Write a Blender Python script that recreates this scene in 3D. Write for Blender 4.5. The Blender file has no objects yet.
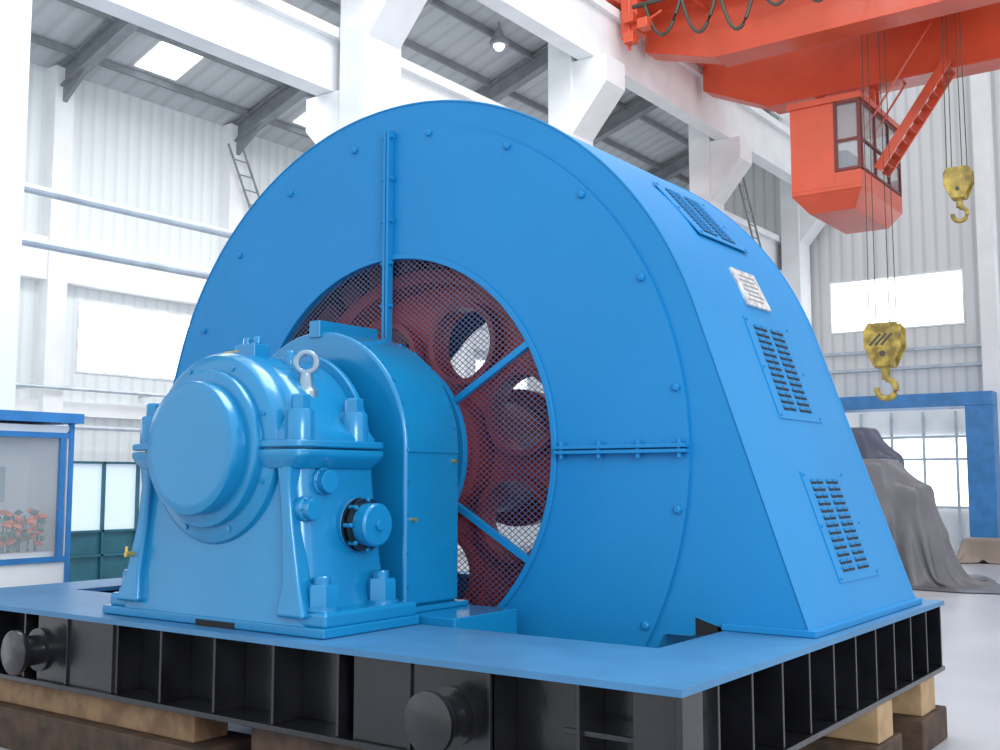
import bpy, math, random
import numpy as np
from mathutils import Vector, Matrix, noise
random.seed(4)
S=bpy.context.scene
try:
    S.view_settings.view_transform='Standard'
    S.view_settings.exposure=0.22
except Exception as e: print(e)
pi=math.pi
# ---------------------------------------------------------------- materials
def newmat(name):
    m=bpy.data.materials.new(name); m.use_nodes=True
    nt=m.node_tree; b=nt.nodes['Principled BSDF']
    return m,nt,b
def paint(name,col,rough=.35,coat=0.0,metal=0.0,var=.06,scale=3.0,bump=.0,bscale=60,col2=None,spec=.5):
    m,nt,b=newmat(name)
    tc=nt.nodes.new('ShaderNodeTexCoord')
    n=nt.nodes.new('ShaderNodeTexNoise'); n.inputs['Scale'].default_value=scale; n.inputs['Detail'].default_value=5
    nt.links.new(tc.outputs['Object'],n.inputs['Vector'])
    r=nt.nodes.new('ShaderNodeValToRGB')
    c1=[max(0,c*(1-var*2)) for c in col]; c2=[min(1,c*(1+var*2)) for c in col]
    if col2: c1=list(col); c2=list(col2)
    r.color_ramp.elements[0].position=.35; r.color_ramp.elements[1].position=.65
    r.color_ramp.elements[0].color=(*c1,1); r.color_ramp.elements[1].color=(*c2,1)
    nt.links.new(n.outputs['Fac'],r.inputs['Fac']); nt.links.new(r.outputs['Color'],b.inputs['Base Color'])
    b.inputs['Roughness'].default_value=rough; b.inputs['Metallic'].default_value=metal
    b.inputs['Coat Weight'].default_value=coat; b.inputs['Coat Roughness'].default_value=.12
    b.inputs['Specular IOR Level'].default_value=spec
    if bump>0:
        n2=nt.nodes.new('ShaderNodeTexNoise'); n2.inputs['Scale'].default_value=bscale
        nt.links.new(tc.outputs['Object'],n2.inputs['Vector'])
        bp=nt.nodes.new('ShaderNodeBump'); bp.inputs['Strength'].default_value=bump; bp.inputs['Distance'].default_value=.01
        nt.links.new(n2.outputs['Fac'],bp.inputs['Height']); nt.links.new(bp.outputs['Normal'],b.inputs['Normal'])
    return m
def emis(name,col,s):
    m,nt,b=newmat(name)
    b.inputs['Base Color'].default_value=(*col,1); b.inputs['Emission Color'].default_value=(*col,1); b.inputs['Emission Strength'].default_value=s
    return m
def corrugated(name,col,axis,period=.3,dark=.82):
    m,nt,b=newmat(name)
    tc=nt.nodes.new('ShaderNodeTexCoord'); sx=nt.nodes.new('ShaderNodeSeparateXYZ')
    nt.links.new(tc.outputs['Object'],sx.inputs[0])
    mu=nt.nodes.new('ShaderNodeMath'); mu.operation='MULTIPLY'; mu.inputs[1].default_value=2*pi/period
    nt.links.new(sx.outputs[axis],mu.inputs[0])
    si=nt.nodes.new('ShaderNodeMath'); si.operation='SINE'; nt.links.new(mu.outputs[0],si.inputs[0])
    r=nt.nodes.new('ShaderNodeValToRGB'); e=r.color_ramp.elements
    e[0].position=.0; e[0].color=(*[c*dark for c in col],1); e[1].position=.35; e[1].color=(*col,1)
    mr=nt.nodes.new('ShaderNodeMapRange'); mr.inputs[1].default_value=-1; mr.inputs[2].default_value=1
    nt.links.new(si.outputs[0],mr.inputs[0]); nt.links.new(mr.outputs[0],r.inputs['Fac']); nt.links.new(r.outputs['Color'],b.inputs['Base Color'])
    bp=nt.nodes.new('ShaderNodeBump'); bp.inputs['Distance'].default_value=.03; bp.inputs['Strength'].default_value=.5
    nt.links.new(mr.outputs[0],bp.inputs['Height']); nt.links.new(bp.outputs['Normal'],b.inputs['Normal'])
    b.inputs['Roughness'].default_value=.5
    return m
BLUE=paint('motor_blue_paint',(.005,.205,.49),.48,.05,bump=.10,bscale=70,var=.012,scale=1,spec=.35)
CYAN=paint('bearing_blue_enamel',(.005,.21,.45),.25,.4,metal=.10,bump=.05,bscale=30,var=.015)
BLUEP=paint('base_plate_blue',(.045,.185,.37),.45,.1,var=.05,scale=2)
BLACK=paint('black_gloss_paint',(.008,.008,.011),.28,.4,var=.2,bump=.2,bscale=20)
DARK=paint('shade_and_core_black',(.006,.006,.008),.7)  # near-black: shade put into slot and gap boxes; also the stator core
RED=paint('rotor_red_paint',(.48,.055,.035),.4,.2,var=.05)
DRED=paint('rotor_dark_red',(.33,.035,.025),.45,.1,var=.06)
ORANGE=paint('crane_orange_red',(.64,.085,.035),.4,.15,var=.04,scale=1.2)
DORANGE=paint('crane_dark_red',(.16,.025,.02),.5)
WHITE=paint('white_wash_concrete',(.86,.87,.88),.7,var=.02,scale=1.5,bump=.1,bscale=8)
STEEL=paint('galvanised_pipe',(.5,.56,.62),.4,metal=.3)
BSTEEL=paint('eye_bolt_steel',(.30,.42,.54),.25,metal=.7)
GREY=paint('grey_steel_rafter',(.24,.26,.28),.55)
DECK=corrugated('grey_metal_deck',(.54,.57,.59),1,.5,.85)
WALLX=corrugated('white_corrugated_cladding_side',(.78,.82,.83),1,.3,.9)
WALLY=corrugated('white_corrugated_cladding_end',(.74,.75,.75),0,.36,.82)
WIN=emis('bright_window_pane',(.93,.97,1.0),1.8)
WING=emis('frosted_window_pane',(.70,.84,.95),.25)
SKYL=emis('skylight_panel',(.95,.98,1.0),1.6)
FRAMEW=paint('white_window_frame',(.82,.84,.86),.5)
FRAMEB=paint('blue_door_frame',(.05,.22,.52),.4)
TEAL=paint('teal_door',(.02,.13,.18),.4)
YEL=paint('hook_yellow',(.36,.26,.05),.5,var=.25,scale=5)
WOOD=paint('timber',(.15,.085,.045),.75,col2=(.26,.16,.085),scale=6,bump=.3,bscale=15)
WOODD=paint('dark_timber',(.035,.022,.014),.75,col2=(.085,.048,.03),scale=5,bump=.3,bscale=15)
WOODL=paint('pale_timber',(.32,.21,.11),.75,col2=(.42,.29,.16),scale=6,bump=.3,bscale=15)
TARP=paint('grey_tarp',(.135,.13,.145),.38,var=.10,scale=.8,bump=.15,bscale=5)
TARP2=paint('purple_tarp',(.07,.08,.125),.38,var=.08,scale=.8,bump=.15,bscale=5)
TARP3=paint('beige_tarp',(.32,.26,.22),.6,var=.06,scale=1,bump=.2,bscale=6)
BRASS=paint('brass',(.75,.5,.12),.3,metal=.8)
PLATE=paint('nameplate_metal',(.75,.76,.76),.35,metal=.2,col2=(.38,.40,.42),scale=18)
PLANT=paint('orange_flowers',(.9,.24,.02),.7,col2=(.85,.14,.02),scale=14)
LEAF=paint('green_leaves',(.06,.16,.05),.7)
COPPER=paint('coil_dark',(.14,.03,.02),.5)
HOOKM=paint('hook_steel',(.08,.075,.06),.5,metal=.4)
FLOOR=paint('floor_concrete',(.36,.37,.40),.38,col2=(.43,.43,.46),scale=.6,spec=.45)
m,nt,b=newmat('cab_glass'); b.inputs['Base Color'].default_value=(.6,.68,.72,1); b.inputs['Roughness'].default_value=.05; b.inputs['Alpha'].default_value=.22; GLASS=m
def guardmat():
    m,nt,b=newmat('expanded_metal_mesh')
    L=nt.links; N=nt.nodes
    tc=N.new('ShaderNodeTexCoord'); sx=N.new('ShaderNodeSeparateXYZ'); L.new(tc.outputs['Object'],sx.inputs[0])
    def M(op,a,b_=None):
        n=N.new('ShaderNodeMath'); n.operation=op
        for i,v in enumerate((a,b_)):
            if v is None: continue
            if isinstance(v,(int,float)): n.inputs[i].default_value=v
            else: L.new(v,n.inputs[i])
        return n.outputs[0]
    p=.032
    x=M('MULTIPLY',sx.outputs[0],1/p); z=M('MULTIPLY',sx.outputs[2],1/(p*.75))
    outs=[]
    for q in (M('ADD',x,z),M('SUBTRACT',x,z)):
        q=M('MULTIPLY',q,.5); f=M('FRACT',q); d=M('ABSOLUTE',M('SUBTRACT',f,.5)); outs.append(M('GREATER_THAN',d,.410))
    mk=M('MAXIMUM',outs[0],outs[1])
    b.inputs['Base Color'].default_value=(.07,.09,.18,1); b.inputs['Roughness'].default_value=.4
    L.new(mk,b.inputs['Alpha'])
    return m
GUARD=guardmat()
# ---------------------------------------------------------------- builder
def empty(name,loc):
    e=bpy.data.objects.new(name,None); e.location=loc; e.empty_display_size=.3
    S.collection.objects.link(e); return e
def basis(w):
    w=Vector(w).normalized()
    r=Vector((0,0,1)) if abs(w.z)<.9 else Vector((1,0,0))
    u=r.cross(w).normalized(); v=w.cross(u).normalized()
    return u,v,w
class MB:
    def __init__(s): s.v=[]; s.f=[]
    def add(s,vs,fs):
        o=len(s.v); s.v+= [tuple(p) for p in vs]; s.f+=[tuple(i+o for i in f) for f in fs]
        return s
    def box(s,x0,x1,y0,y1,z0,z1):
        vs=[(x,y,z) for z in (z0,z1) for y in (y0,y1) for x in (x0,x1)]
        return s.add(vs,[(0,2,3,1),(4,5,7,6),(0,1,5,4),(2,6,7,3),(0,4,6,2),(1,3,7,5)])
    def obox(s,c,ax,h):
        c=Vector(c); A=[Vector(a).normalized()*hh for a,hh in zip(ax,h)]
        vs=[c+A[0]*i+A[1]*j+A[2]*k for k in(-1,1) for j in(-1,1) for i in(-1,1)]
        return s.add(vs,[(0,2,3,1),(4,5,7,6),(0,1,5,4),(2,6,7,3),(0,4,6,2),(1,3,7,5)])
    def prism(s,pts,y0,y1):   # XZ polygon
        n=len(pts)
        vs=[(p[0],y0,p[1]) for p in pts]+[(p[0],y1,p[1]) for p in pts]
        return s.add(vs,[tuple(range(n)),tuple(range(2*n-1,n-1,-1))]+[(i,i+n,(i+1)%n+n,(i+1)%n) for i in range(n)])
    def lathe(s,o,w,prof,n=48,cap=True,close=False,a0=0):
        u,v,w=basis(w); o=Vector(o); vs=[]
        for r,h in prof:
            for i in range(n):
                t=a0+2*pi*i/n; vs.append(o+w*h+(u*math.cos(t)+v*math.sin(t))*r)
        fs=[]; k=len(prof)
        rng=range(k if close else k-1)
        for j in rng:
            j2=(j+1)%k
            for i in range(n):
                fs.append((j*n+i,j*n+(i+1)%n,j2*n+(i+1)%n,j2*n+i))
        if cap and not close:
            fs.append(tuple(range(n-1,-1,-1))); fs.append(tuple((k-1)*n+i for i in range(n)))
        return s.add(vs,fs)
    def cyl(s,p,q,r,n=16):
        p=Vector(p);q=Vector(q); return s.lathe(p,q-p,[(r,0),(r,(q-p).length)],n)
    def ring(s,o,w,r0,r1,h0,h1,n=64):
        return s.lathe(o,w,[(r0,h0),(r1,h0),(r1,h1),(r0,h1)],n,close=True)
    def tube(s,pts,r,n=6):
        pts=[Vector(p) for p in pts]; vs=[];k=len(pts)
        for i,p in enumerate(pts):
            d=(pts[min(i+1,k-1)]-pts[max(i-1,0)]); u,v,w=basis(d)
            for j in range(n):
                t=2*pi*j/n; vs.append(p+(u*math.cos(t)+v*math.sin(t))*r)
        fs=[(i*n+j,i*n+(j+1)%n,(i+1)*n+(j+1)%n,(i+1)*n+j) for i in range(k-1) for j in range(n)]
        fs+= [tuple(range(n-1,-1,-1)),tuple((k-1)*n+j for j in range(n))]
        return s.add(vs,fs)
    def torus(s,c,w,R,r,n=24,m=8):
        return s.lathe(c,w,[(R+r*math.cos(2*pi*j/m),r*math.sin(2*pi*j/m)) for j in range(m)],n,close=True)
    def loft(s,secs):
        n=len(secs[0]); vs=[p for sec in secs for p in sec]; fs=[]
        for j in range(len(secs)-1):
            for i in range(n): fs.append((j*n+i,j*n+(i+1)%n,(j+1)*n+(i+1)%n,(j+1)*n+i))
        fs.append(tuple(range(n-1,-1,-1))); fs.append(tuple((len(secs)-1)*n+i for i in range(n)))
        return s.add(vs,fs)
    def obj(s,name,mat,parent=None,bev=0,seg=2,ang=35,fix=True):
        me=bpy.data.meshes.new(name); me.from_pydata(s.v,[],s.f); me.update()
        if fix:
            import bmesh
            bm=bmesh.new(); bm.from_mesh(me); bmesh.ops.recalc_face_normals(bm,faces=bm.faces); bm.to_mesh(me); bm.free()
        me.polygons.foreach_set('use_smooth',[True]*len(me.polygons))
        me.set_sharp_from_angle(angle=math.radians(ang))
        me.materials.append(mat)
        o=bpy.data.objects.new(name,me); S.collection.objects.link(o)
        if parent:
            o.parent=parent; o.matrix_parent_inverse=Matrix.Translation(-parent.location)
        if bev>0:
            b=o.modifiers.new('bevel','BEVEL'); b.width=bev; b.segments=seg; b.limit_method='ANGLE'; b.angle_limit=math.radians(35)
            b.harden_normals=True
        return o
def rr(cx,cy,hx,hy,rad,z,k=6):
    out=[]
    for (sx,sy,a) in ((1,1,0),(-1,1,pi/2),(-1,-1,pi),(1,-1,3*pi/2)):
        for i in range(k+1):
            t=a+pi/2*i/k
            out.append((cx+sx*(hx-rad)+rad*math.cos(t), cy+sy*(hy-rad)+rad*math.sin(t), z))
    return out
CX,CZ=-3.88,2.08
ZP=.80; FL=-.35
CAM=Vector((2.552,-5.066,1.85))
Y=(0,1,0); Zx=(0,0,1); X=(1,0,0)
# ================================================================= MOTOR
YF,YB=2.15,4.65; R=3.13
mot=empty('large_electric_motor',(CX,3.4,ZP))
ft=math.radians(19.2)
def outline():
    pts=[(-.12,ZP)]
    N=72
    for i in range(N+1):
        t=ft+(pi-2*ft)*i/N
        pts.append((CX+R*math.cos(t),CZ+R*math.sin(t)))
    pts.append((2*CX+.12,ZP))
    return pts
out=outline()
rl=2.98; zc=-.28
mir=lambda p:(2*CX-p[0],p[1])
zs_=ZP-.06
a_s=math.asin((zs_-CZ)/rl)
a_e=math.asin((zc-CZ)/rl)
rarc=[(CX+rl*math.cos(a_e+(a_s-a_e)*i/8),CZ+rl*math.sin(a_e+(a_s-a_e)*i/8)) for i in range(9)]
rnotch=[(-.97,zs_),(-.97,ZP+.10),(-.74,ZP+.10),(-.74,ZP)]
rightp=rarc+rnotch
lower=[mir(p) for p in reversed(rightp)]+rightp
prof=out+lower
def plate_with_hole(mb,poly,cx,cz,r,y,flip=False):
    n=720
    inner=[];outer=[]
    for i in range(n):
        t=2*pi*i/n; d=(math.cos(t),math.sin(t)); best=0
        for j in range(len(poly)):
            p=poly[j];q=poly[(j+1)%len(poly)]
            ex,ez=q[0]-p[0],q[1]-p[1]; den=d[0]*ez-d[1]*ex
            if abs(den)<1e-9: continue
            wx,wz=p[0]-cx,p[1]-cz
            s=(wx*ez-wz*ex)/den; k=(wx*d[1]-wz*d[0])/den
            if s>0 and -1e-6<=k<=1+1e-6: best=max(best,s)
        outer.append((cx+d[0]*best,y,cz+d[1]*best)); inner.append((cx+d[0]*r,y,cz+d[1]*r))
    mb.add(inner+outer,[(i,(i+1)%n,n+(i+1)%n,n+i) for i in range(n)])
mb=MB()
plate_with_hole(mb,prof,CX,CZ,1.74,YF)
plate_with_hole(mb,prof,CX,CZ,1.74,YB)
mb.obj('end_plates',BLUE,mot,fix=False)
mb=MB()
n=len(prof); vs=[(p[0],YF,p[1]) for p in prof]+[(p[0],YB,p[1]) for p in prof]
mb.add(vs,[(i,i+n,(i+1)%n+n,(i+1)%n) for i in range(n)])
mb.obj('drum_shell',BLUE,mot,fix=False)
mb=MB()
for yy in (YF,YB):
    mb.tube([(p[0],yy,p[1]) for p in out],.010,6)
mb.obj('shell_edge_weld',BLUE,mot)
mb=MB(); 
for s in (1,-1):
    f=lambda x: x if s==1 else 2*CX-x
    x0,x1=sorted((f(-.76),f(-.08)))
    mb.box(x0,x1,YF-.03,YB+.03,ZP+.001,ZP+.05)
mb.obj('foot_plates',BLUE,mot,bev=.008)
mb=MB(); mb.box(-.965,-.80,YF+.004,YF+.3,ZP-.05,ZP+.09); mb.obj('foot_gap_shade',DARK,mot)  # solid near-black box painting the shade inside the foot notch
def cover(y0,y1,r0,r1,name,mat):
    mb=MB(); N=160
    vs=[];fs=[]
    for i in range(N):
        t=2*pi*i/N
        for r,yy in ((r0,y1),(r0,y0),(r1,y0),(r1,y1)):
            vs.append((CX+r*math.cos(t),yy,max(CZ+r*math.sin(t),zc)))
    for i in range(N):
        j=(i+1)%N
        for k in range(3): fs.append((i*4+k,j*4+k,j*4+k+1,i*4+k+1))
    mb.add(vs,fs); return mb.obj(name,mat,mot)
cover(YF-.03,YF,1.74,2.90,'end_cover',BLUE)
mb=MB(); mb.ring((CX,YF-.055,CZ),Y,1.72,1.77,0,.10,96); mb.obj('opening_rim',BLUE,mot,bev=.008)
mb=MB()
for i in range(20):
    t=2*pi*(i+.5)/20
    if CZ+2.84*math.sin(t)<-.1: continue
    p=Vector((CX+2.84*math.cos(t),YF-.03,CZ+2.84*math.sin(t)))
    mb.lathe(p,(0,-1,0),[(.032,0),(.032,.02),(.02,.03)],6)
mb.obj('cover_bolts',BLUE,mot)
mb=MB(); mb2=MB()
def radial(t,r0,r1,w,d):
    c=Vector((math.cos(t),0,math.sin(t))); tt=Vector((-math.sin(t),0,math.cos(t)))
    mid=Vector((CX,YF-.03-d/2,CZ))+c*(r0+r1)/2
    for off in (-w*.5-.004,w*.5+.004):
        mb.obox(mid+tt*off,(c,tt,(0,1,0)),((r1-r0)/2,w*.46,d/2))
    k=max(2,int((r1-r0)/.35))
    for i in range(k+1):
        rr_=r0+.06+(r1-r0-.12)*i/k
        pp=Vector((CX,YF-.03-d*.6,CZ))+c*rr_
        mb2.cyl(pp-tt*(w+.035),pp+tt*(w+.035),.018,8)
for t,r0 in ((0,1.77),(pi,1.77),(pi/2,.86)): radial(t,r0,2.90,.030,.075)
mb.obj('split_flanges',BLUE,mot,bev=.005); mb2.obj('split_flange_bolts',BLUE,mot)
mb=MB()
N=96; vs=[(CX+r*math.cos(2*pi*i/N),YF-.01,max(CZ+r*math.sin(2*pi*i/N),zc)) for r in (.82,1.73) for i in range(N)]
mb.add(vs,[(i,(i+1)%N,N+(i+1)%N,N+i) for i in range(N)]); mb.obj('mesh_guard',GUARD,mot,fix=False)
mb=MB()
for k in range(6):
    t=pi/6+k*pi/3
    if abs(t-pi/2)<.01: continue
    c=Vector((math.cos(t),0,math.sin(t))); tt=Vector((-math.sin(t),0,math.cos(t)))
    mb.obox(Vector((CX,YF-.03,CZ))+c*1.27,(c,tt,(0,1,0)),(.47,.028,.022))
mb.ring((CX,YF-.06,CZ),Y,.78,.86,0,.06,64)
mb.obj('mesh_guard_spokes',BLUE,mot,bev=.004)
def disc_holes(mb,y0,y1,r0,r1,hr,hole,nh,a0):
    sec=2*pi/nh; K=12
    for h in range(nh):
        ac=a0+h*sec
        hc=(hr*math.cos(ac),hr*math.sin(ac))
        bd=[]
        def P(r,a): return (r*math.cos(ac+a),r*math.sin(ac+a))
        for i in range(K): bd.append(P(r1,-sec/2+sec*i/K))
        for i in range(K): bd.append(P(r1+(r0-r1)*i/K,sec/2))
        for i in range(K): bd.append(P(r0,sec/2-sec*i/K))
        for i in range(K): bd.append(P(r0+(r1-r0)*i/K,-sec/2))
        n=len(bd); ins=[]
        for p in bd:
            dx,dz=p[0]-hc[0],p[1]-hc[1]; l=math.hypot(dx,dz); ins.append((hc[0]+dx/l*hole,hc[1]+dz/l*hole))
        for yy in (y0,y1):
            vs=[(CX+p[0],yy,CZ+p[1]) for p in bd]+[(CX+p[0],yy,CZ+p[1]) for p in ins]
            mb.add(vs,[(i,(i+1)%n,n+(i+1)%n,n+i) for i in range(n)])
        vs=[(CX+p[0],y0,CZ+p[1]) for p in ins]+[(CX+p[0],y1,CZ+p[1]) for p in ins]
        mb.add(vs,[(i,(i+1)%n,n+(i+1)%n,n+i) for i in range(n)])
mb=MB(); a0=math.radians(71)
disc_holes(mb,2.85,2.93,.5,1.62,1.07,.33,7,a0)
mb.obj('rotor_spider',RED,mot,fix=False)
mb=MB()
for h in range(7):
    a=a0+h*2*pi/7
    mb.ring((CX+1.07*math.cos(a),2.70,CZ+1.07*math.sin(a)),Y,.33,.385,0,.18,32)
mb.ring((CX,2.55,CZ),Y,1.58,1.70,0,.9,72)
mb.lathe((CX,2.3,CZ),Y,[(.50,0),(.56,.04),(.56,.3),(.62,.32),(.62,.55),(.55,.6),(.55,1.7),(.7,1.75),(.7,1.9)],48)
mb.obj('rotor_rim_and_hub',DRED,mot)
mb=MB()
for k in range(30):
    a=2*pi*k/30
    c=Vector((math.cos(a),0,math.sin(a))); tt=Vector((-math.sin(a),0,math.cos(a)))
    mb.obox(Vector((CX,3.15,CZ))+c*1.82,(c,tt,Y),(.11,.12,.6))
mb.obj('rotor_poles',COPPER,mot,bev=.03)
mb=MB(); mb.ring((CX,2.6,CZ),Y,2.0,2.15,0,1.4,72); mb.obj('stator_core',DARK,mot)
mb=MB(); mb.lathe((CX,1.96,CZ),Y,[(.30,0),(.30,3.0)],48); mb.obj('shaft',DRED,mot)
lv=MB(); ld=MB(); lp=MB()
def louver(c,T,Nn,ht,y0,y1):
    c=Vector(c);T=Vector(T);Nn=Vector(Nn)
    cy=(y0+y1)/2; c=Vector((c.x,cy,c.z))
    lp.obox(c+Nn*.003,(T,Y,Nn),(ht,(y1-y0)/2,.006))
    w=(y1-y0)
    nr=13; pitch=2*ht*.86/nr
    for col in (-.29,.08):
        for sub in (0,1):
            yc=cy+w*(col+.0+sub*.15)
            for i in range(nr):
                p=c+T*(-ht*.86+pitch*(i+.5)); p=Vector((p.x,yc,p.z))
                ld.obox(p+Nn*.011,(T,Y,Nn),(pitch*.24,w*.062,.003))
                q=p+T*pitch*.24+Nn*.017
                lv.obox(q,(T+Nn*.5,Y,Nn-T*.5),(pitch*.16,w*.064,.004))
    for sy in (-1,1):
        for st in (-1,0,1):
            p=c+T*ht*.93*st; p=Vector((p.x,cy+sy*w*.46,p.z))
            lv.lathe(p+Nn*.008,Nn,[(.012,0),(.012,.01)],6)
T=Vector((-.329,0,.944)); Nn=Vector((.944,0,.329)); P0=Vector((-.12,0,ZP))
def onflat(z): 
    k=(z-ZP)/.944; return P0+T*k
louver(onflat(1.50),T,Nn,.44,3.03,3.96)
louver(onflat(2.74),T,Nn,.44,3.03,3.96)
a=math.radians(40.5); Nn2=Vector((math.cos(a),0,math.sin(a))); T2=Vector((-math.sin(a),0,math.cos(a)))
louver(Vector((CX,0,CZ))+Nn2*R,T2,Nn2,.33,3.0,3.98)
lp.obj('louver_panels',BLUE,mot,bev=.003); lv.obj('louver_lips',BLUE,mot); ld.obj('louver_slot_shade',DARK,mot)  # slots are solid dark strips with the shade put into their colour
mb=MB(); a=math.radians(25.5); Nn2=Vector((math.cos(a),0,math.sin(a))); T2=Vector((-math.sin(a),0,math.cos(a)))
mb.obox(Vector((CX,3.45,CZ))+Nn2*(R+.008),(T2,Y,Nn2),(.18,.24,.012)); mb.obj('nameplate',PLATE,mot,bev=.004)
mb=MB()
for k in range(6):
    mb.obox(Vector((CX,3.45,CZ))+Nn2*(R+.021)+T2*(.12-.048*k)+Vector((0,(-.03 if k%2 else .02),0)),(T2,Y,Nn2),(.008,.15,.001))
mb.obj('nameplate_text_rows',GREY,mot)
# ================================================================= SHAFT GUARD
gd=empty('shaft_guard_cover',(CX,1.5,ZP))
rg=.98
def arch(r,zb,N=40): return [(CX+r,zb)]+[(CX+r*math.cos(pi*i/N),CZ+r*math.sin(pi*i/N)) for i in range(N+1)]+[(CX-r,zb)]
mb=MB(); mb.prism(arch(rg,ZP+.10),1.22,1.88); mb.obj('guard_box',CYAN,gd,bev=.03,seg=4)
mb=MB(); mb.box(CX-1.3,CX+1.5,1.17,1.95,ZP-.25,ZP+.06); mb.box(CX-1.06,CX+1.06,1.19,1.91,ZP+.06,ZP+.10)
mb.obj('guard_support_sill',CYAN,gd,bev=.01)
mb=MB()
mb.box(CX-.06,CX+.06,1.2,1.9,CZ+rg-.05,CZ+rg+.09)
mb.box(CX+rg-.02,CX+rg+.012,1.24,1.86,CZ-.02,CZ+.01)
mb.obj('guard_split_lugs',CYAN,gd,bev=.006)
mb=MB()
for yy in (1.26,1.84):
    for k in range(9):
        t=pi*k/16; mb.lathe((CX+(rg-.005)*math.cos(t),yy,CZ+(rg-.005)*math.sin(t)),(math.cos(t),0,math.sin(t)),[(.016,0),(.016,.014)],6)
    for zz in (1.05,1.3,1.6,1.85): mb.lathe((CX+rg-.005,yy,zz),X,[(.016,0),(.016,.014)],6)
mb.obj('guard_cap_screws',CYAN,gd)
mb=MB(); mb.lathe((CX,1.86,CZ),Y,[(.72,0),(.72,.12),(.66,.14)],48); mb.obj('guard_collar',CYAN,gd)
mb=MB(); mb.cyl((CX+rg,1.3,1.55),(CX+rg+.04,1.3,1.55),.015,8); mb.cyl((CX+rg,1.8,2.0),(CX+rg+.03,1.8,2.0),.015,8); mb.obj('guard_screws',BRASS,gd)
# ================================================================= PEDESTAL BEARING
pb=empty('pedestal_bearing',(CX,.65,ZP))
mb=MB()
mb.lathe((CX,0,CZ),Y,[(.40,-.035),(.462,-.035),(.478,-.027),(.485,-.01),(.485,.085),(.55,.087),(.57,.095),(.578,.112),(.578,.155),(.64,.16),(.685,.185),(.712,.24),(.715,.30),(.715,.96),(.70,1.02),(.62,1.04),(.62,1.12),(.5,1.13)],80)
mb.obj('bearing_shell',CYAN,pb,ang=27)
mb=MB(); mb.ring((CX,.99,CZ),Y,.5,.78,0,.06,64); mb.obj('rear_flange_ring',CYAN,pb,bev=.015)
mb=MB()
cy=.645
secs=[rr(CX,cy,1.06,.475,.10,ZP+.06),rr(CX,cy,1.02,.465,.12,ZP+.12),rr(CX,cy,.965,.45,.12,1.05),rr(CX,cy,.925,.435,.12,1.25),rr(CX,cy,.885,.425,.12,1.55),rr(CX,cy,.85,.42,.12,1.85),rr(CX,cy,.84,.42,.12,2.04)]
mb.loft(secs); mb.obj('pedestal_body',CYAN,pb,ang=50)
mb=MB()
secs=[rr(CX,.62,.90,.43,.14,2.07),rr(CX,.62,.90,.43,.14,2.15),rr(CX,.62,.86,.41,.14,2.21),rr(CX,.62,.78,.37,.14,2.28),rr(CX,.62,.715,.34,.14,2.38),rr(CX,.62,.65,.32,.14,2.48),rr(CX,.62,.55,.30,.14,2.58),rr(CX,.62,.42,.28,.14,2.68)]
mb.loft(secs); mb.obj('cap_shoulders',CYAN,pb,ang=60)
mb=MB()
secs=[rr(CX,.60,.87,.44,.12,1.93),rr(CX,.60,.93,.47,.12,1.99),rr(CX,.60,.95,.48,.12,2.02),rr(CX,.60,.95,.48,.12,2.065)]
mb.loft(secs); mb.obj('split_joint_flange',CYAN,pb,bev=.012,ang=40)
mb=MB()
secs=[rr(CX,.60,.95,.48,.12,2.075),rr(CX,.60,.95,.48,.12,2.13)]
mb.loft(secs); mb.obj('cap_joint_flange',CYAN,pb,bev=.015,ang=40)
mb=MB()
for s in (1,-1):
    def q(x,y,z): return (CX+s*x,y,z)
    def sec(xc,w,y0,y1,z):
        l=[q(xc-w,y0,z),q(xc+w,y0,z),q(xc+w,y1,z),q(xc-w,y1,z)]
        return l if s==1 else l[::-1]
    mb.loft([sec(.90,.14,.12,.30,ZP+.12),sec(.87,.08,.15,.30,1.15),sec(.81,.055,.17,.3,1.5),sec(.77,.05,.17,.3,1.8),sec(.77,.07,.16,.3,CZ-.10)])
mb.obj('front_corner_ribs',CYAN,pb,bev=.03,seg=3)
mb=MB()
mb.box(CX-1.25,CX+1.2,.16,1.14,ZP+.002,ZP+.07)
mb.obj('sole_plate',CYAN,pb,bev=.012)
mb=MB()
for s in (1,-1):
    x0,x1=sorted((CX+s*.85,CX+s*1.19)); mb.box(x0,x1,.18,1.13,ZP+.06,ZP+.17)
mb.obj('foot_flanges',CYAN,pb,bev=.03,seg=3)
mb=MB(); mb.box(CX-.1,CX+.32,.155,.2,ZP+.0,ZP+.045); mb.obj('slot_shade_box',DARK,pb)  # thin near-black box; shade of an underside slot put in as colour
mb=MB()
for s in (1,-1):
    for yy in (.31,.90):
        p=(CX+s*1.03,yy,ZP+.17)
        mb.lathe(p,Zx,[(.125,0),(.125,.025)],24); mb.lathe((p[0],p[1],p[2]+.025),Zx,[(.11,0),(.11,.13),(.10,.15)],6); mb.lathe((p[0],p[1],p[2]+.17),Zx,[(.06,0),(.06,.05),(.05,.06)],16)
    for yy in (.28,.82):
        p=(CX+s*.82,yy,CZ+.05)
        mb.lathe(p,Zx,[(.105,0),(.10,.2),(.09,.215)],24); mb.lathe((p[0],p[1],p[2]+.21),Zx,[(.07,0),(.07,.10),(.06,.11)],6)
mb.obj('hold_down_bolts',CYAN,pb)
def fit(mb,y,z,r,l,x):
    mb.lathe((x,y,z),X,[(r,0),(r,l*.45),(r*.82,l*.5),(r*.82,l)],32)
    for k in range(6):
        t=k*pi/3; mb.lathe((x+l*.45,y+r*.9*math.cos(t),z+r*.9*math.sin(t)),X,[(r*.1,0),(r*.1,.02)],6)
mb=MB(); fit(mb,.47,1.84,.10,.12,CX+.82); fit(mb,.30,1.65,.09,.12,CX+.84)
mb.lathe((CX+.83,.78,1.53),X,[(.20,0),(.20,.10)],40)
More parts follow.
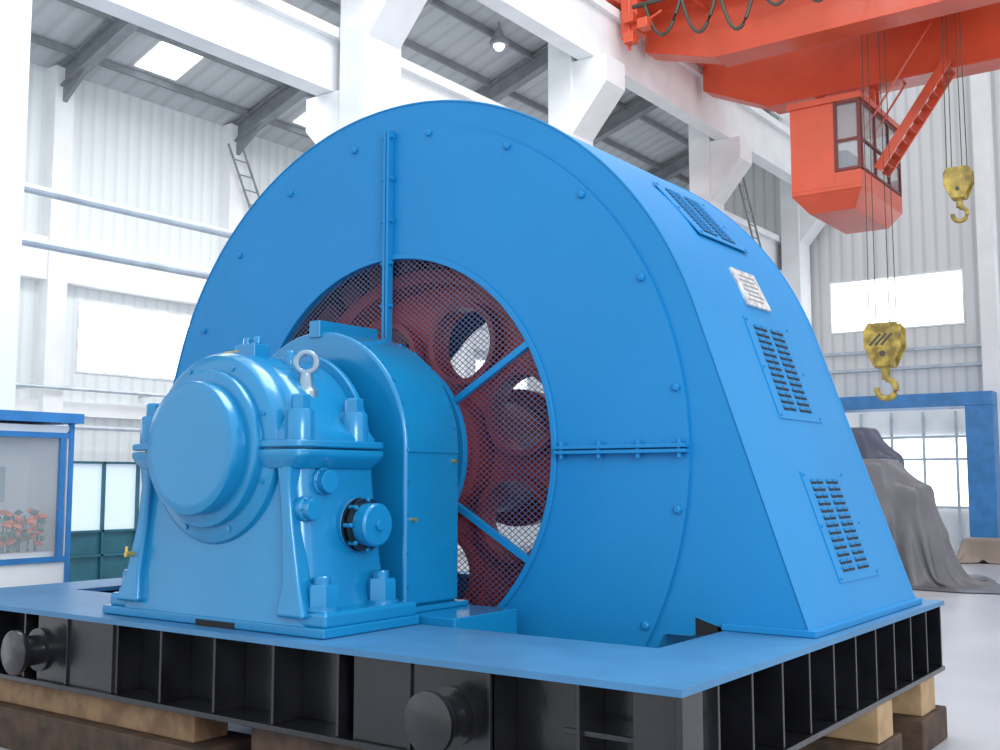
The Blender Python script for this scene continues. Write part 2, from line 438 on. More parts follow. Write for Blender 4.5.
for k in range(8):
    t=k*pi/4; mb.lathe((CX+.93,.78+.178*math.cos(t),1.53+.178*math.sin(t)),X,[(.018,0),(.018,.09)],6)
mb.lathe((CX+1.0,.78,1.53),X,[(.155,0),(.155,.10),(.14,.115)],40)
mb.lathe((CX+1.11,.78,1.53),X,[(.045,0),(.045,.03)],6)
mb.obj('oil_port_flanges',CYAN,pb,bev=.006)
mb=MB(); mb.lathe((CX+.92,.78,1.53),X,[(.195,0),(.195,.03),(.16,.035),(.16,.055),(.19,.06),(.19,.08)],40); mb.obj('oil_port_gasket',BLACK,pb)
mb=MB()
mb.torus((CX+.58,.56,2.71),(.59,-.81,.1),.075,.026,28,10); mb.lathe((CX+.58,.56,2.34),Zx,[(.09,0),(.09,.16),(.06,.20),(.045,.29)],20)
mb.obj('lifting_eye',BSTEEL,pb)
mb=MB(); mb.lathe((CX+.58,.56,2.15),Zx,[(.16,0),(.15,.16),(.12,.22)],24); mb.obj('lifting_eye_boss',CYAN,pb)
mb=MB(); mb.box(CX-.10,CX+.12,.46,.62,CZ+.69,CZ+.80)
for xx in (-.05,.07): mb.lathe((CX+xx,.54,CZ+.80),Zx,[(.035,0),(.035,.06)],6)
mb.lathe((CX+.30,.66,CZ+.60),Zx,[(.05,0),(.05,.12),(.03,.15)],12)
mb.lathe((CX-.30,.5,CZ+.62),Zx,[(.04,0),(.04,.09),(.025,.11)],12)
mb.obj('top_lug',CYAN,pb,bev=.01)
mb=MB()
for k in range(8):
    t=pi/8+k*pi/4; mb.lathe((CX+.625*math.cos(t),.165,CZ+.625*math.sin(t)),(0,-1,0),[(.022,0),(.022,.018)],6)
mb.obj('seal_ring_screws',CYAN,pb)
mb=MB(); mb.cyl((CX-.87,.18,1.28),(CX-.87,.09,1.28),.02,10); mb.cyl((CX-.87,.10,1.28),(CX-.87,.10,1.34),.012,8)
mb.obj('drain_tap',BRASS,pb)
mb=MB(); mb.obox((CX+.05,.30,CZ+.722),(X,(0,1,.25),(0,-.25,1)),(.07,.016,.005)); mb.obj('oil_label',BRASS,pb)
# ================================================================= BASE FRAME
bf=empty('motor_base_frame',(CX,2.5,.2))
XL=-7.76; YE=5.07
mb=MB()
mb.box(XL,0,0,1.15,ZP-.04,ZP); mb.box(-.74,0,1.15,YE,ZP-.04,ZP); mb.box(XL,XL+.74,1.15,YE,ZP-.04,ZP); mb.box(XL+.74,-.74,4.72,YE,ZP-.04,ZP)
mb.obj('top_plate',BLUEP,bf)
mb=MB()
zb=.20
def frame(x0,x1,y0,y1,z0,z1,w):
    mb.box(x0,x1,y0,y0+w,z0,z1); mb.box(x0,x1,y1-w,y1,z0,z1); mb.box(x0,x0+w,y0+w,y1-w,z0,z1); mb.box(x1-w,x1,y0+w,y1-w,z0,z1)
frame(XL+.01,-.01,.01,YE-.01,zb,zb+.04,.5)
mb.box(XL+.3,-.3,.30,.33,zb+.04,ZP-.04); mb.box(XL+.3,-.3,1.0,1.03,zb+.04,ZP-.04)
mb.box(XL+.3,-.3,YE-.33,YE-.30,zb+.04,ZP-.04)
mb.box(-.62,-.59,1.03,YE-.33,zb+.04,zb+.22)
mb.box(XL+.3,XL+.33,.3,YE-.33,zb+.04,ZP-.04)
x=-.03
while x>XL:
    mb.box(x-.025,x,.03,.30,zb+.04,ZP-.04)
    x-=.595
y=.03
while y<YE:
    mb.box(-.30,-.03,y,y+.025,zb+.04,ZP-.04); y+=.455
mb.box(-.04,-.0,.0,.04,zb,ZP-.04)
mb.box(-.75,-.03,.06,.09,zb+.28,zb+.31)
for xx in (-2.02,-5.55): mb.box(xx-.28,xx+1.1-.3,.05,.075,zb+.04,ZP-.04)
mb.obj('steel_frame',BLACK,bf,bev=.004,seg=1)
mb=MB()
for xx in (-1.5,-5.78):
    mb.lathe((xx,.05,.48),(0,-1,0),[(.17,0),(.17,.03),(.12,.035),(.12,.18),(.165,.185),(.175,.20),(.175,.24),(.16,.25)],40)
mb.obj('lifting_trunnions',BLACK,bf)
# ================================================================= TIMBERS
def timber(x0,x1,y0,y1,z0,z1,mat=WOOD):
    mb=MB(); mb.box(x0,x1,y0,y1,z0,z1); mb.obj('timber_block',mat,None,bev=.015)
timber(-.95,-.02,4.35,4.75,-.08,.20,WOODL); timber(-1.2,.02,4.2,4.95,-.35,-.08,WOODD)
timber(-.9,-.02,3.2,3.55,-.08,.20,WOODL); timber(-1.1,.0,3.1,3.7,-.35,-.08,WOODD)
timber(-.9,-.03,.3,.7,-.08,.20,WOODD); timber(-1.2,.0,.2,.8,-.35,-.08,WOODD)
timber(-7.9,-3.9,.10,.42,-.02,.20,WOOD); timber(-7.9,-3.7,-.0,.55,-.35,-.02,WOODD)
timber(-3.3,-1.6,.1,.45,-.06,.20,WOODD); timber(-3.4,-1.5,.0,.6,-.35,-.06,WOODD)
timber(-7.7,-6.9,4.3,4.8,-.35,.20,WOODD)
# ================================================================= BUILDING
XC=-9.95; XW=-18.5; YBK=28.93
mb=MB(); mb.box(-26,16,-14,YBK+12,FL-.1,FL); mb.obj('floor',FLOOR)
COLS=[1.52,8.35,14.80,21.7,28.2]
def column(y):
    e=empty('concrete_column',(XC,y,FL))
    mb=MB(); mb.box(XC-.3,XC+.3,y-.46,y+.46,FL,16)
    mb.obj('shaft',WHITE,e,bev=.02)
    mb=MB()
    mb.prism([(XC+.3,9.3),(XC+.3,10.89),(XC+1.15,10.89),(XC+1.15,10.3)],y-.4,y+.4)
    mb.prism([(XC-.3,7.0),(XC-1.15,7.9),(XC-1.15,8.49),(XC-.3,8.49)],y-.4,y+.4)
    mb.obj('haunches',WHITE,e)
for y in COLS: column(y)
mb=MB(); mb.box(XC+.45,XC+.85,-6,YBK-.2,10.9,12.0); mb.box(XC+.32,XC+.98,-6,YBK-.2,12.0,12.2); mb.obj('crane_runway_beam',WHITE)
mb=MB(); mb.box(XC-.9,XC-.5,-6,YBK-.2,8.5,9.4); mb.box(XC-1.05,XC-.35,-6,YBK-.2,9.4,9.58); mb.obj('low_runway_beam',WHITE)
mb=MB(); mb.box(XC+.6,XC+.68,-6,YBK-.2,12.2,12.27); mb.obj('crane_rail',GREY)
for j in range(len(COLS)-1):
    for z in (5.45,4.78):
        mb=MB(); mb.cyl((XC,COLS[j]+.47,z),(XC,COLS[j+1]-.47,z),.06,10)
        mb.lathe((XC,COLS[j]+.465,z),Y,[(.11,0),(.11,.02)],12); mb.lathe((XC,COLS[j+1]-.485,z),Y,[(.11,0),(.11,.02)],12)
        mb.obj('tie_pipe',STEEL)
def wall_with_windows(axis,pos,th,a0,a1,z0,z1,wins,mat,name):
    mb=MB()
    cuts=sorted(set([a0,a1]+[w[0] for w in wins]+[w[1] for w in wins]))
    for i in range(len(cuts)-1):
        c0,c1=cuts[i],cuts[i+1]; mid=(c0+c1)/2
        zs=sorted([(w[2],w[3]) for w in wins if w[0]<mid<w[1]])
        z=z0; segs=[]
        for (p,q) in zs:
            if p>z: segs.append((z,p))
            z=q
        segs.append((z,z1))
        for p,q in segs:
            if axis=='x': mb.box(pos-th,pos,c0,c1,p,q)
            else: mb.box(c0,c1,pos,pos+th,p,q)
    mb.obj(name,mat,fix=False)
wn=[0]
def window(axis,pos,a0,a1,z0,z1,cols=3,rows=2,pane=WIN,fm=FRAMEW,t=.05):
    wn[0]+=1; ctr=((pos,(a0+a1)/2,z0) if axis=='x' else ((a0+a1)/2,pos,z0))
    e=empty('window_%d'%wn[0],ctr)
    mb=MB()
    def bx(p,q,zz0,zz1,d0,d1,M):
        if axis=='x': M.box(pos+d0,pos+d1,p,q,zz0,zz1)
        else: M.box(p,q,pos-d1,pos-d0,zz0,zz1)
    bx(a0,a1,z0,z0+t,-.1,.03,mb); bx(a0,a1,z1-t,z1,-.1,.03,mb); bx(a0,a0+t,z0+t,z1-t,-.1,.03,mb); bx(a1-t,a1,z0+t,z1-t,-.1,.03,mb)
    for i in range(1,cols):
        p=a0+(a1-a0)*i/cols; bx(p-t*.3,p+t*.3,z0+t,z1-t,-.1,-.04,mb)
    for i in range(1,rows):
        p=z0+(z1-z0)*i/rows; bx(a0+t,a1-t,p-t*.3,p+t*.3,-.1,-.045,mb)
    mb.obj('frame',fm,e)
    mb=MB(); bx(a0,a1,z0,z1,-.12,-.10,mb); mb.obj('pane',pane,e)
PIL=[7.7+4.7*k for k in range(-3,5)]
wins=[(p+.7,p+3.7,4.15,5.75) for p in PIL]
door=(8.3,10.1,FL,2.25)
wall_with_windows('x',XW,.2,-8,YBK,FL,10.7,wins+[door],WALLX,'wall_left')
for w in wins: window('x',XW,w[0],w[1],w[2],w[3],2,1)
e=empty('door_1',(XW,9.2,FL))
mb=MB(); mb.box(XW-.1,XW-.05,8.3,10.1,FL,.75); mb.obj('lower_panel',TEAL,e)
mb=MB(); mb.box(XW-.1,XW-.05,8.3,10.1,.75,2.25); mb.obj('glazing',WING,e)
mb=MB()
for yy in (8.3,9.17,10.04): mb.box(XW-.12,XW+.02,yy,yy+.06,FL,2.25)
for zz in (.2,.72,2.2): mb.box(XW-.12,XW+.02,8.3,10.1,zz,zz+.05)
mb.obj('frame',TEAL,e)
for i,p in enumerate(PIL):
    mb=MB(); mb.box(XW,XW+.35,p-.22,p+.22,FL,10.6); mb.obj('wall_pilaster',WHITE)
mb=MB(); mb.box(XW,XW+.3,-8,YBK,6.0,6.9); mb.box(XW,XW+.2,-8,YBK,3.2,3.5); mb.obj('wall_tie_beam',WHITE)
mb=MB(); mb.cyl((XW+.45,-6,2.95),(XW+.45,28,2.95),.05,8); mb.cyl((XW+.45,-6,3.75),(XW+.45,28,3.75),.04,8)
for yy in range(-5,28,3): mb.box(XW+.2,XW+.47,yy,yy+.06,2.9,2.95); mb.box(XW+.0,XW+.47,yy,yy+.06,3.7,3.75)
mb.obj('wall_service_pipes',STEEL)
bw=(-11.7+2.552,-7.65+2.552,6.45,8.12)
bd=(-11.45+2.552,-7.5+2.552,FL,4.2)
wall_with_windows('y',YBK,.2,XW,14,FL,16.5,[bw,bd,(-17.5,-14,6.4,8.1),(-3.2,.9,6.45,8.12)],WALLY,'wall_back')
window('y',YBK,bw[0],bw[1],bw[2],bw[3],1,1); window('y',YBK,-17.5,-14,6.4,8.1); window('y',YBK,-3.2,.9,6.45,8.12)
mb=MB()
for z in (5.75,5.2): mb.box(XC+.6,14,YBK-.12,YBK-.02,z,z+.09)
mb.obj('wall_rails',STEEL)
mb=MB(); mb.box(-4.55,-4.1,YBK-.62,YBK-.13,FL,16); mb.obj('wind_column',WHITE)
e=empty('door_2',((bd[0]+bd[1])/2,YBK,FL))
mb=MB(); mb.box(bd[0]-.1,bd[1]+.75,YBK-1.2,YBK+.1,3.95,4.35); mb.box(bd[1],bd[1]+.75,YBK-1.2,YBK+.1,FL,3.95); mb.box(bd[0]-.1,bd[0]+.1,YBK-.3,YBK+.1,FL,3.95)
mb.obj('portal_frame',FRAMEB,e,bev=.02)
mb=MB(); mb.box(bd[0],bd[1],YBK+2.0,YBK+2.05,1.0,3.2); mb.obj('glazed_screen',WIN,e)
mb=MB()
for i in range(5):
    xx=bd[0]+(bd[1]-bd[0])*i/4; mb.box(xx-.04,xx+.04,YBK+1.9,YBK+1.98,FL,4)
for zz in (1.0,2.5,3.2): mb.box(bd[0],bd[1],YBK+1.91,YBK+1.97,zz-.04,zz+.04)
mb.obj('screen_frame',STEEL,e)
mb=MB(); mb.box(bd[0]-1,bd[1]+1,YBK+2.06,YBK+2.16,FL,1.0);mb.box(bd[0]-1,bd[1]+1,YBK+2.06,YBK+2.16,3.2,4.6); mb.obj('screen_wall',WHITE,e)
rz=lambda x: 10.6+(x-XW)*.337
mb=MB(); x0,x1=XW-.3,XC-.3
mb.add([(x0,-8,rz(x0)),(x1,-8,rz(x1)),(x1,YBK,rz(x1)),(x0,YBK,rz(x0)),(x0,-8,rz(x0)+.1),(x1,-8,rz(x1)+.1),(x1,YBK,rz(x1)+.1),(x0,YBK,rz(x0)+.1)],[(0,1,2,3),(4,7,6,5),(0,4,5,1),(1,5,6,2),(2,6,7,3),(3,7,4,0)])
mb.obj('ceiling',DECK)
mb=MB()
for y in PIL:
    ax=Vector((1,0,.337)).normalized(); c=Vector(((XW+XC)/2,y,rz((XW+XC)/2)-.33)); L=(XC-XW)/2*1.05
    up=Vector((-.337,0,1)).normalized()
    mb.obox(c+up*.2,(ax,Y,up),(L,.13,.015)); mb.obox(c-up*.2,(ax,Y,up),(L,.13,.015)); mb.obox(c,(ax,Y,up),(L,.015,.2))
    mb.prism([(XW,9.6),(XW+1.4,rz(XW+1.4)-.5),(XW,rz(XW)-.4)],y-.05,y+.05)
xx=XW+.8
while xx<XC-.4:
    mb.box(xx-.04,xx+.04,-8,YBK,rz(xx)-.16,rz(xx)-.01); xx+=1.3
mb.obj('roof_rafters',GREY)
for i,y in enumerate([p+1.8 for p in PIL[1:5:1]]):
    mb=MB(); xa_,xb_=XW+.95,XW+2.1
    mb.add([(xa_,y-.55,rz(xa_)-.02),(xb_,y-.55,rz(xb_)-.02),(xb_,y+.55,rz(xb_)-.02),(xa_,y+.55,rz(xa_)-.02)],[(0,1,2,3)])
    mb.obj('skylight',SKYL)
mb=MB(); xa_,xb_=XW+3.6,XW+4.7; y=9.6
mb.add([(xa_,y-.5,rz(xa_)-.02),(xb_,y-.5,rz(xb_)-.02),(xb_,y+.5,rz(xb_)-.02),(xa_,y+.5,rz(xa_)-.02)],[(0,1,2,3)]); mb.obj('skylight',SKYL)
mb=MB(); mb.box(XC-.25,XC-.15,-8,YBK,rz(XC)-.1,16.5); mb.obj('wall_clerestory',WALLX)
e=empty('pendant_lamp',(-12.2,15.2,11.2))
mb=MB(); mb.lathe((-12.2,15.2,12.15),Zx,[(.22,0),(.24,.05),(.12,.25),(.06,.4)],24); mb.cyl((-12.2,15.2,12.5),(-12.2,15.2,rz(-12.2)),.02,6); mb.obj('shade',GREY,e)
mb=MB(); mb.lathe((-12.2,15.2,12.03),Zx,[(.08,0),(.14,.08),(.14,.16)],16); mb.obj('bulb',SKYL,e)
def ladder(p,q,w=.45,name='wall_ladder'):
    p=Vector(p);q=Vector(q); mb=MB(); s=Vector((0,w/2,0))
    mb.cyl(p-s,q-s,.03,6); mb.cyl(p+s,q+s,.03,6)
    n=int((q-p).length/.35)
    for i in range(1,n): 
        c=p+(q-p)*i/n; mb.cyl(c-s,c+s,.018,6)
    mb.obj(name,GREY)
ladder((-18.0,13.4,7.6),(-18.0,12.2,10.0)); ladder((XC+.5,24.2,8.0),(XC+.3,23.0,10.8))
# ================================================================= BOOTH
bx=-8.70; by1=2.12; by0=-2.0
e=empty('control_booth',(bx-.4,0,FL))
mb=MB(); mb.box(bx-.84,bx,by0,by1,FL,1.0); mb.box(bx-.84,bx,by1-.05,by1,1.0,2.4); mb.box(bx-.84,bx,by0,by1,2.38,2.46); mb.box(bx-.84,bx-.78,by0,by1,1.0,2.4)
mb.obj('walls',WHITE,e)
mb=MB(); mb.box(bx-.84,bx+.08,by0-.1,by1+.10,2.49,2.60)
mb.box(bx-.03,bx+.02,by0,by1,.94,1.0); mb.box(bx-.03,bx+.02,by0,by1,2.32,2.38)
for yy in (by1-.14,by1-1.2,by1-2.3): mb.box(bx-.03,bx+.02,yy,yy+.06,1.0,2.32)
mb.box(bx-.02,bx+.025,by1-.035,by1+.02,FL,2.49)
mb.obj('blue_trim',FRAMEB,e)
mb=MB(); mb.box(bx-.03,bx-.025,by0,by1-.05,1.0,2.32); mb.obj('glass',GLASS,e)
mb=MB(); ml=MB()
for i in range(190):
    c=Vector((bx-.25+random.uniform(-.16,.16),random.uniform(.3,by1-.2),1.06+random.uniform(.05,.42)))
    (mb if i%3 else ml).lathe(c,(random.random()-.5,random.random()-.5,1),[(.01,0),(random.uniform(.03,.07),.03),(.015,.06)],7)
for i in range(70):
    y=random.uniform(.3,by1-.2); ml.cyl((bx-.3,y,1.05),(bx-.3+random.uniform(-.15,.15),y+random.uniform(-.1,.1),1.45),.006,5)
mb.obj('flower_display',PLANT,e); ml.obj('flower_leaves',LEAF,e)
mb=MB(); mb.box(bx-.7,bx-.06,-.6,by1-.08,1.0,1.05); mb.obj('shelf',WHITE,e)
mb=MB(); 
for k in range(5): mb.box(bx-.76,bx-.74,by1-.55-.3*k,by1-.35-.3*k,1.6,2.0)
mb.obj('papers_on_board',STEEL,e)
# ================================================================= CRANE
cr=empty('overhead_crane',(CAM.x-3,CAM.y+23,12.3))
cx,cyy=CAM.x,CAM.y
mb=MB()
def girder(dy0,dy1,zt,zb_):
    xl=-8.85; xr=cx+8
    mb.prism([(xl,zt),(xl,zt-1.35),(xl+1.7,zb_),(xr,zb_),(xr,zt)],cyy+dy0,cyy+dy1)
    mb.box(-9.45,xl,cyy+dy0,cyy+dy1,12.42,zt)
    mb.box(xl+1.7,xr,cyy+dy0-.08,cyy+dy1+.08,zb_-.03,zb_+.03); mb.box(xl,xr,cyy+dy0-.08,cyy+dy1+.08,zt,zt+.05)
girder(24.3,24.85,12.85,10.75); girder(21.3,21.85,12.85,11.0)
mb.obj('box_girders',ORANGE,cr,bev=.01)
mb=MB()
mb.box(-9.6,-9.05,cyy+20.2,cyy+26,12.42,12.95)
mb.box(-8.8,cx+8,cyy+20.4,cyy+21.25,12.35,12.42)
mb.box(-8.8,cx+8,cyy+24.9,cyy+25.7,12.35,12.42)
for i in range(14):
    xx=-8.7+i*1.4
    mb.box(xx-.03,xx+.03,cyy+20.42,cyy+20.48,12.42,13.5); mb.obox((xx,cyy+20.9,12.1),(Y,(0,.5,-1),X),(.4,.03,.03))
for z in (12.9,13.5): mb.cyl((-8.8,cyy+20.45,z),(cx+8,cyy+20.45,z),.03,6)
mb.box(cx-7.6,cx-4.6,cyy+21.2,cyy+25.0,12.9,13.2)
mb.box(-8.9,-8.5,cyy+20.3,cyy+20.75,11.6,12.5)
mb.box(-8.85,-8.7,cyy+20.75,cyy+24.3,12.1,12.4)
for k,(dx,dz) in enumerate(((.0,11.3),(.35,11.55),(.0,11.75))): mb.box(-8.75+dx,-8.5+dx,cyy+20.1,cyy+20.35,dz,dz+.22)
mb.cyl((-8.7,cyy+20.3,11.2),(-8.7,cyy+20.3,12.4),.04,8); mb.cyl((-8.9,cyy+20.3,11.5),(-7.9,cyy+20.3,11.9),.03,6)
mb.obj('end_truck_and_walkway',ORANGE,cr,bev=.01)
mb=MB()
for yy in (20.6,22.2,24,25.6): mb.lathe((-9.37,cyy+yy,12.55),X,[(.28,0),(.28,.12)],24)
mb.obj('wheels',GREY,cr)
mb=MB()
for i in range(9):
    a=-8.3+i*.85; pts=[]
    for j in range(15):
        t=j/14; pts.append((a+.85*t,cyy+20.3,12.1-(.75+.3*((i*7)%3)/2)*(1-(2*t-1)**2)))
    mb.tube(pts,.04,6)
mb.cyl((-8.6,cyy+20.3,12.15),(cx,cyy+20.3,12.15),.05,6)
mb.obj('festoon_cables',HOOKM,cr)
X0,X1,Y0,Y1,Z0,Z1=cx-8.7,cx-7.15,cyy+23.0,cyy+26.0,8.1,10.2
mb=MB(); XS=X0+.98
mb.box(X0,X1,Y0,Y1,Z0,Z0+.08); mb.box(X0-.05,X1+.05,Y0-.05,Y1+.05,Z1-.14,Z1)
mb.box(X0,XS,Y0,Y0+.05,Z0+.08,Z1-.14)
mb.box(XS,X1,Y0,Y0+.05,Z0+.08,Z0+.4)
mb.box(X0,X0+.05,Y0+.05,Y1,Z0+.08,Z1-.14); mb.box(X0+.05,X1,Y1-.05,Y1,Z0+.08,Z0+.8)
mb.box(X1-.05,X1,Y0+.05,Y1-.05,Z0+.08,Z0+.4)
mb.add([(X0+.3,Y0+.3,Z0-.38),(X1-.25,Y0+.3,Z0-.38),(X1-.25,Y1-.3,Z0-.38),(X0+.3,Y1-.3,Z0-.38),(X0,Y0,Z0-.005),(X1,Y0,Z0-.005),(X1,Y1,Z0-.005),(X0,Y1,Z0-.005)],[(0,3,2,1),(4,5,6,7),(0,1,5,4),(1,2,6,5),(2,3,7,6),(3,0,4,7)])
for xx in (X0+.1,X1-.2): 
    for yy in (24.4,24.7): mb.box(xx,xx+.12,cyy+yy,cyy+yy+.1,Z1+.001,10.7)
mb.obj('operator_cab',ORANGE,cr,bev=.006)
mb=MB()
for yy in (Y0+.055,Y0+1.0,Y0+2.0,Y1-.14): mb.box(X1-.045,X1+.02,yy,yy+.07,Z0+.41,Z1-.15)
for xx in (XS+.002,X1-.06): mb.box(xx,xx+.07,Y0-.02,Y0+.05,Z0+.41,Z1-.15)
for zz in (Z0+.41,Z0+1.05,Z1-.22): mb.box(X1-.04,X1+.015,Y0+.06,Y1-.06,zz,zz+.06); mb.box(XS+.01,X1-.01,Y0-.015,Y0+.045,zz,zz+.06)
mb.obj('cab_window_frames',DORANGE,cr)
mb=MB(); mb.box(X1-.02,X1-.015,Y0+.06,Y1-.06,Z0+.4,Z1-.14); mb.box(XS,X1-.05,Y0+.02,Y0+.025,Z0+.4,Z1-.14); mb.box(X0+.05,X1-.05,Y1-.03,Y1-.025,Z0+.8,Z1-.14); mb.obj('cab_glass',GLASS,cr)
mb=MB(); mb.box(X0+.4,X0+1.0,Y0+.8,Y0+1.5,Z0+.1,Z0+1.1); mb.lathe(((X0+X1)/2,Y0+1.9,Z0+.1),Zx,[(.25,0),(.28,.5),(.22,1.0),(.1,1.1)],12); mb.obj('cab_console_and_seat',GREY,cr)
mb=MB()
for s in (0,.6):
    p=Vector((X1+.05,cyy+24.0+s,8.7)); q=Vector((X1+1.6,cyy+24.0+s,10.85)); d=(q-p).normalized()
    mb.obox((p+q)/2,(d,Y,d.cross(Vector(Y))),((q-p).length/2,.03,.10))
    mb.cyl(p+Vector((-.3,0,.9)),q+Vector((-.3,0,.9)),.025,6)
for i in range(9):
    p=Vector((X1+.05,cyy+24.3,8.7)).lerp(Vector((X1+1.6,cyy+24.3,10.85)),(i+.5)/9); mb.obox(p,(X,Y,Zx),(.1,.3,.015))
mb.obj('cab_stair',ORANGE,cr)
def hook(xr,dy,ztop,size,name,stripes=True):
    c=Vector((cx+xr,cyy+dy,ztop)); s=size
    mb=MB()
    w=.33*s
    ch=[(c.x-w*.75,c.z),(c.x-w,c.z-.12*s),(c.x-w,c.z-.42*s),(c.x-w*.5,c.z-.78*s),(c.x+w*.5,c.z-.78*s),(c.x+w,c.z-.42*s),(c.x+w,c.z-.12*s),(c.x+w*.75,c.z)]
    mb.prism(ch,c.y-.17*s,c.y-.13*s); mb.prism(ch,c.y+.13*s,c.y+.17*s)
    for k in (-1,1): mb.lathe(c+Vector((k*.02,(.065*k-.05)*s,-.30*s)),Y,[(.30*s,0),(.24*s,.03*s),(.24*s,.07*s),(.30*s,.10*s)],28)
    mb.box(c.x-.16*s,c.x+.16*s,c.y-.13*s,c.y+.13*s,c.z-.80*s,c.z-.62*s)
    mb.obj(name+'_block',YEL,cr,bev=.015*s)
    mb=MB()
    if stripes:
        for k in range(3): mb.obox((c.x-.12*s+.1*s*k,c.y-.172*s,c.z-.30*s),((1,0,1),Y,(-1,0,1)),(.14*s,.002,.022*s))
    mb.lathe((c.x,c.y-.17*s,c.z-.55*s),(0,-1,0),[(.05*s,0),(.05*s,.02*s)],12)
    mb.obj(name+'_pin_and_marks',HOOKM,cr)
    mb=MB(); mb.lathe((c.x,c.y,c.z-1.0*s),Zx,[(.08*s,0),(.08*s,.28*s)],16)
    pts=[]
    for j in range(15):
        t=pi/2-(1.55*pi)*j/14
        pts.append((c.x+.17*s*math.cos(t),c.y,c.z-1.17*s+.17*s*math.sin(t)))
    mb.tube(pts,.055*s,8); mb.obj(name,YEL,cr)
    mb=MB()
    for k in (-.24,-.12,.12,.24): mb.cyl((c.x+k*s,c.y-.1,c.z-.2),(c.x+k*s*.8,c.y-.1,12.9),.010,5)
    mb.obj(name+'_ropes',HOOKM,cr)
hook(-6.66,22.6,5.05,1.15,'main_hook'); hook(-5.06,22.4,8.0,.8,'auxiliary_hook',False)
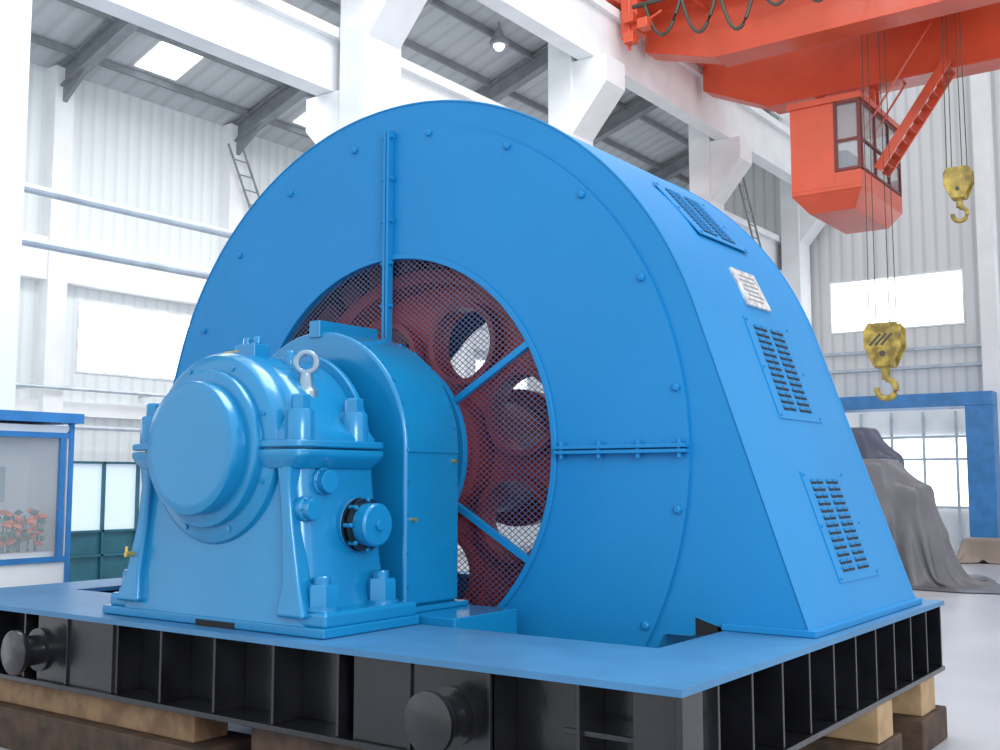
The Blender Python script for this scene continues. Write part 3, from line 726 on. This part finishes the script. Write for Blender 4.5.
# ================================================================= TARP draped by a small verlet cloth solver over crates
def drape(name,cx_,cy_,size,boxes,seed,mat,n=88,steps=420,rot=.45,crumple=.0):
    rng=np.random.RandomState(seed)
    u=np.linspace(-.5,.5,n)
    Xg,Yg=np.meshgrid(u*size[0],u*size[1],indexing='ij')
    top=max(b[5] for b in boxes)
    wav=np.sin(Xg*7+seed)*.16+np.sin(Yg*6+1.7*seed)*.12
    P=np.stack([Xg*.80+cx_,Yg*.84+cy_,np.full_like(Xg,top+.3)+wav+rng.rand(n,n)*.02],-1)
    c,s=math.cos(rot),math.sin(rot)
    dx=P[...,0]-cx_; dy=P[...,1]-cy_
    P[...,0]=cx_+c*dx-s*dy; P[...,1]=cy_+s*dx+c*dy
    Q=P.copy(); rx=size[0]/(n-1); ry=size[1]/(n-1); rd=math.hypot(rx,ry)
    def con(A,B,rest,k=1.0):
        d=B-A; l=np.linalg.norm(d,axis=-1,keepdims=True)+1e-9
        return d*(l-rest)/l*.5*k
    sl=slice
    cons=(((sl(0,-1),sl(None)),(sl(1,None),sl(None)),rx,1),((sl(None),sl(0,-1)),(sl(None),sl(1,None)),ry,1),
          ((sl(0,-1),sl(0,-1)),(sl(1,None),sl(1,None)),rd,.5),((sl(0,-1),sl(1,None)),(sl(1,None),sl(0,-1)),rd,.5),
          ((sl(0,-2),sl(None)),(sl(2,None),sl(None)),2*rx,.15),((sl(None),sl(0,-2)),(sl(None),sl(2,None)),2*ry,.15))
    C=np.zeros((n,n,1))
    for (sa,sb,rest,k) in cons: C[sa]+=k; C[sb]+=k
    C=np.maximum(C,1)
    for st in range(steps):
        V=(P-Q)*.975; Q=P.copy(); P=P+V; P[...,2]-=.0018
        for it in range(8):
            D=np.zeros_like(P)
            for (sa,sb,rest,k) in cons:
                e=con(P[sa],P[sb],rest,k); D[sa]+=e; D[sb]-=e
            P=P+D/C*1.6
            for (x0,x1,y0,y1,z0,z1) in boxes:
                a=np.stack([P[...,0]-x0,x1-P[...,0],P[...,1]-y0,y1-P[...,1],z1-P[...,2]],-1)
                ins=(a.min(-1)>0)
                if ins.any():
                    w=a.argmin(-1); m_=a.min(-1)
                    for ax_,sg,kk in ((0,-1,0),(0,1,1),(1,-1,2),(1,1,3),(2,1,4)):
                        mk=ins&(w==kk); P[...,ax_][mk]+=sg*m_[mk]
                        Q[mk]=Q[mk]*.5+P[mk]*.5
            g=P[...,2]<FL+.02
            P[...,2][g]=FL+.02; Q[g]=Q[g]*.2+P[g]*.8
    P[...,2]=np.maximum(P[...,2],FL+.01)
    mb=MB(); mb.add([tuple(p) for p in P.reshape(-1,3)],[(i*n+j,i*n+j+1,(i+1)*n+j+1,(i+1)*n+j) for i in range(n-1) for j in range(n-1)])
    o=mb.obj(name,mat,fix=False,ang=80)
    sm=o.modifiers.new('smooth','SUBSURF'); sm.levels=1; sm.render_levels=1
    return o
tx=CAM.x
drape('tarp_covered_machine',tx-7.1,19.2,(5.6,5.2),[(tx-8.0,tx-7.0,18.5,19.9,FL,2.3),(tx-7.0,tx-6.35,18.6,19.8,FL,1.75),(tx-6.4,tx-6.05,18.8,19.6,FL,.8)],3,TARP,n=84,steps=330)
drape('tarp_covered_machine.001',tx-8.7,22.3,(5.4,4.6),[(tx-9.6,tx-8.4,21.8,23.0,FL,3.15),(tx-8.4,tx-7.8,21.9,22.8,FL,2.5)],9,TARP2,n=60,steps=280)
drape('tarp_bundle',tx-6.4,26.5,(4.0,1.9),[(tx-7.4,tx-5.3,26.2,26.8,FL,.30)],5,TARP3,n=44,steps=180,rot=.1)
# ================================================================= LIGHT
w=bpy.data.worlds.new('daylight'); S.world=w; w.use_nodes=True
bg=w.node_tree.nodes['Background']; bg.inputs['Color'].default_value=(.89,.95,1.0,1); bg.inputs['Strength'].default_value=1.13
def area(name,loc,target,sx,sy,power,col=(1,1,1)):
    l=bpy.data.lights.new(name,'AREA'); l.shape='RECTANGLE'; l.size=sx; l.size_y=sy; l.energy=power; l.color=col
    o=bpy.data.objects.new(name,l); S.collection.objects.link(o); o.location=loc
    o.rotation_euler=(Vector(target)-Vector(loc)).to_track_quat('-Z','Y').to_euler()
area('overhead_highlight_area',(-2,6,15.5),(-3,4,0),10,6,1250)  # area light added overhead for highlights
area('right_highlight_area',(10,-6,6),(-3,2,1.5),5,5,850)  # added area light for highlights, standing where unseen near-side windows would be
area('side_bay_area',(-13,12,10.2),(-13,12,0),3,16,600)  # wide area light pointing down in the side bay; no fitting modelled
# ================================================================= CAMERA
cam=bpy.data.cameras.new('camera'); co=bpy.data.objects.new('camera',cam); S.collection.objects.link(co)
co.location=CAM; co.rotation_euler=(math.radians(90+5.5),0,math.radians(36)); cam.lens=39.24; cam.sensor_width=36; cam.clip_end=200
S.camera=co
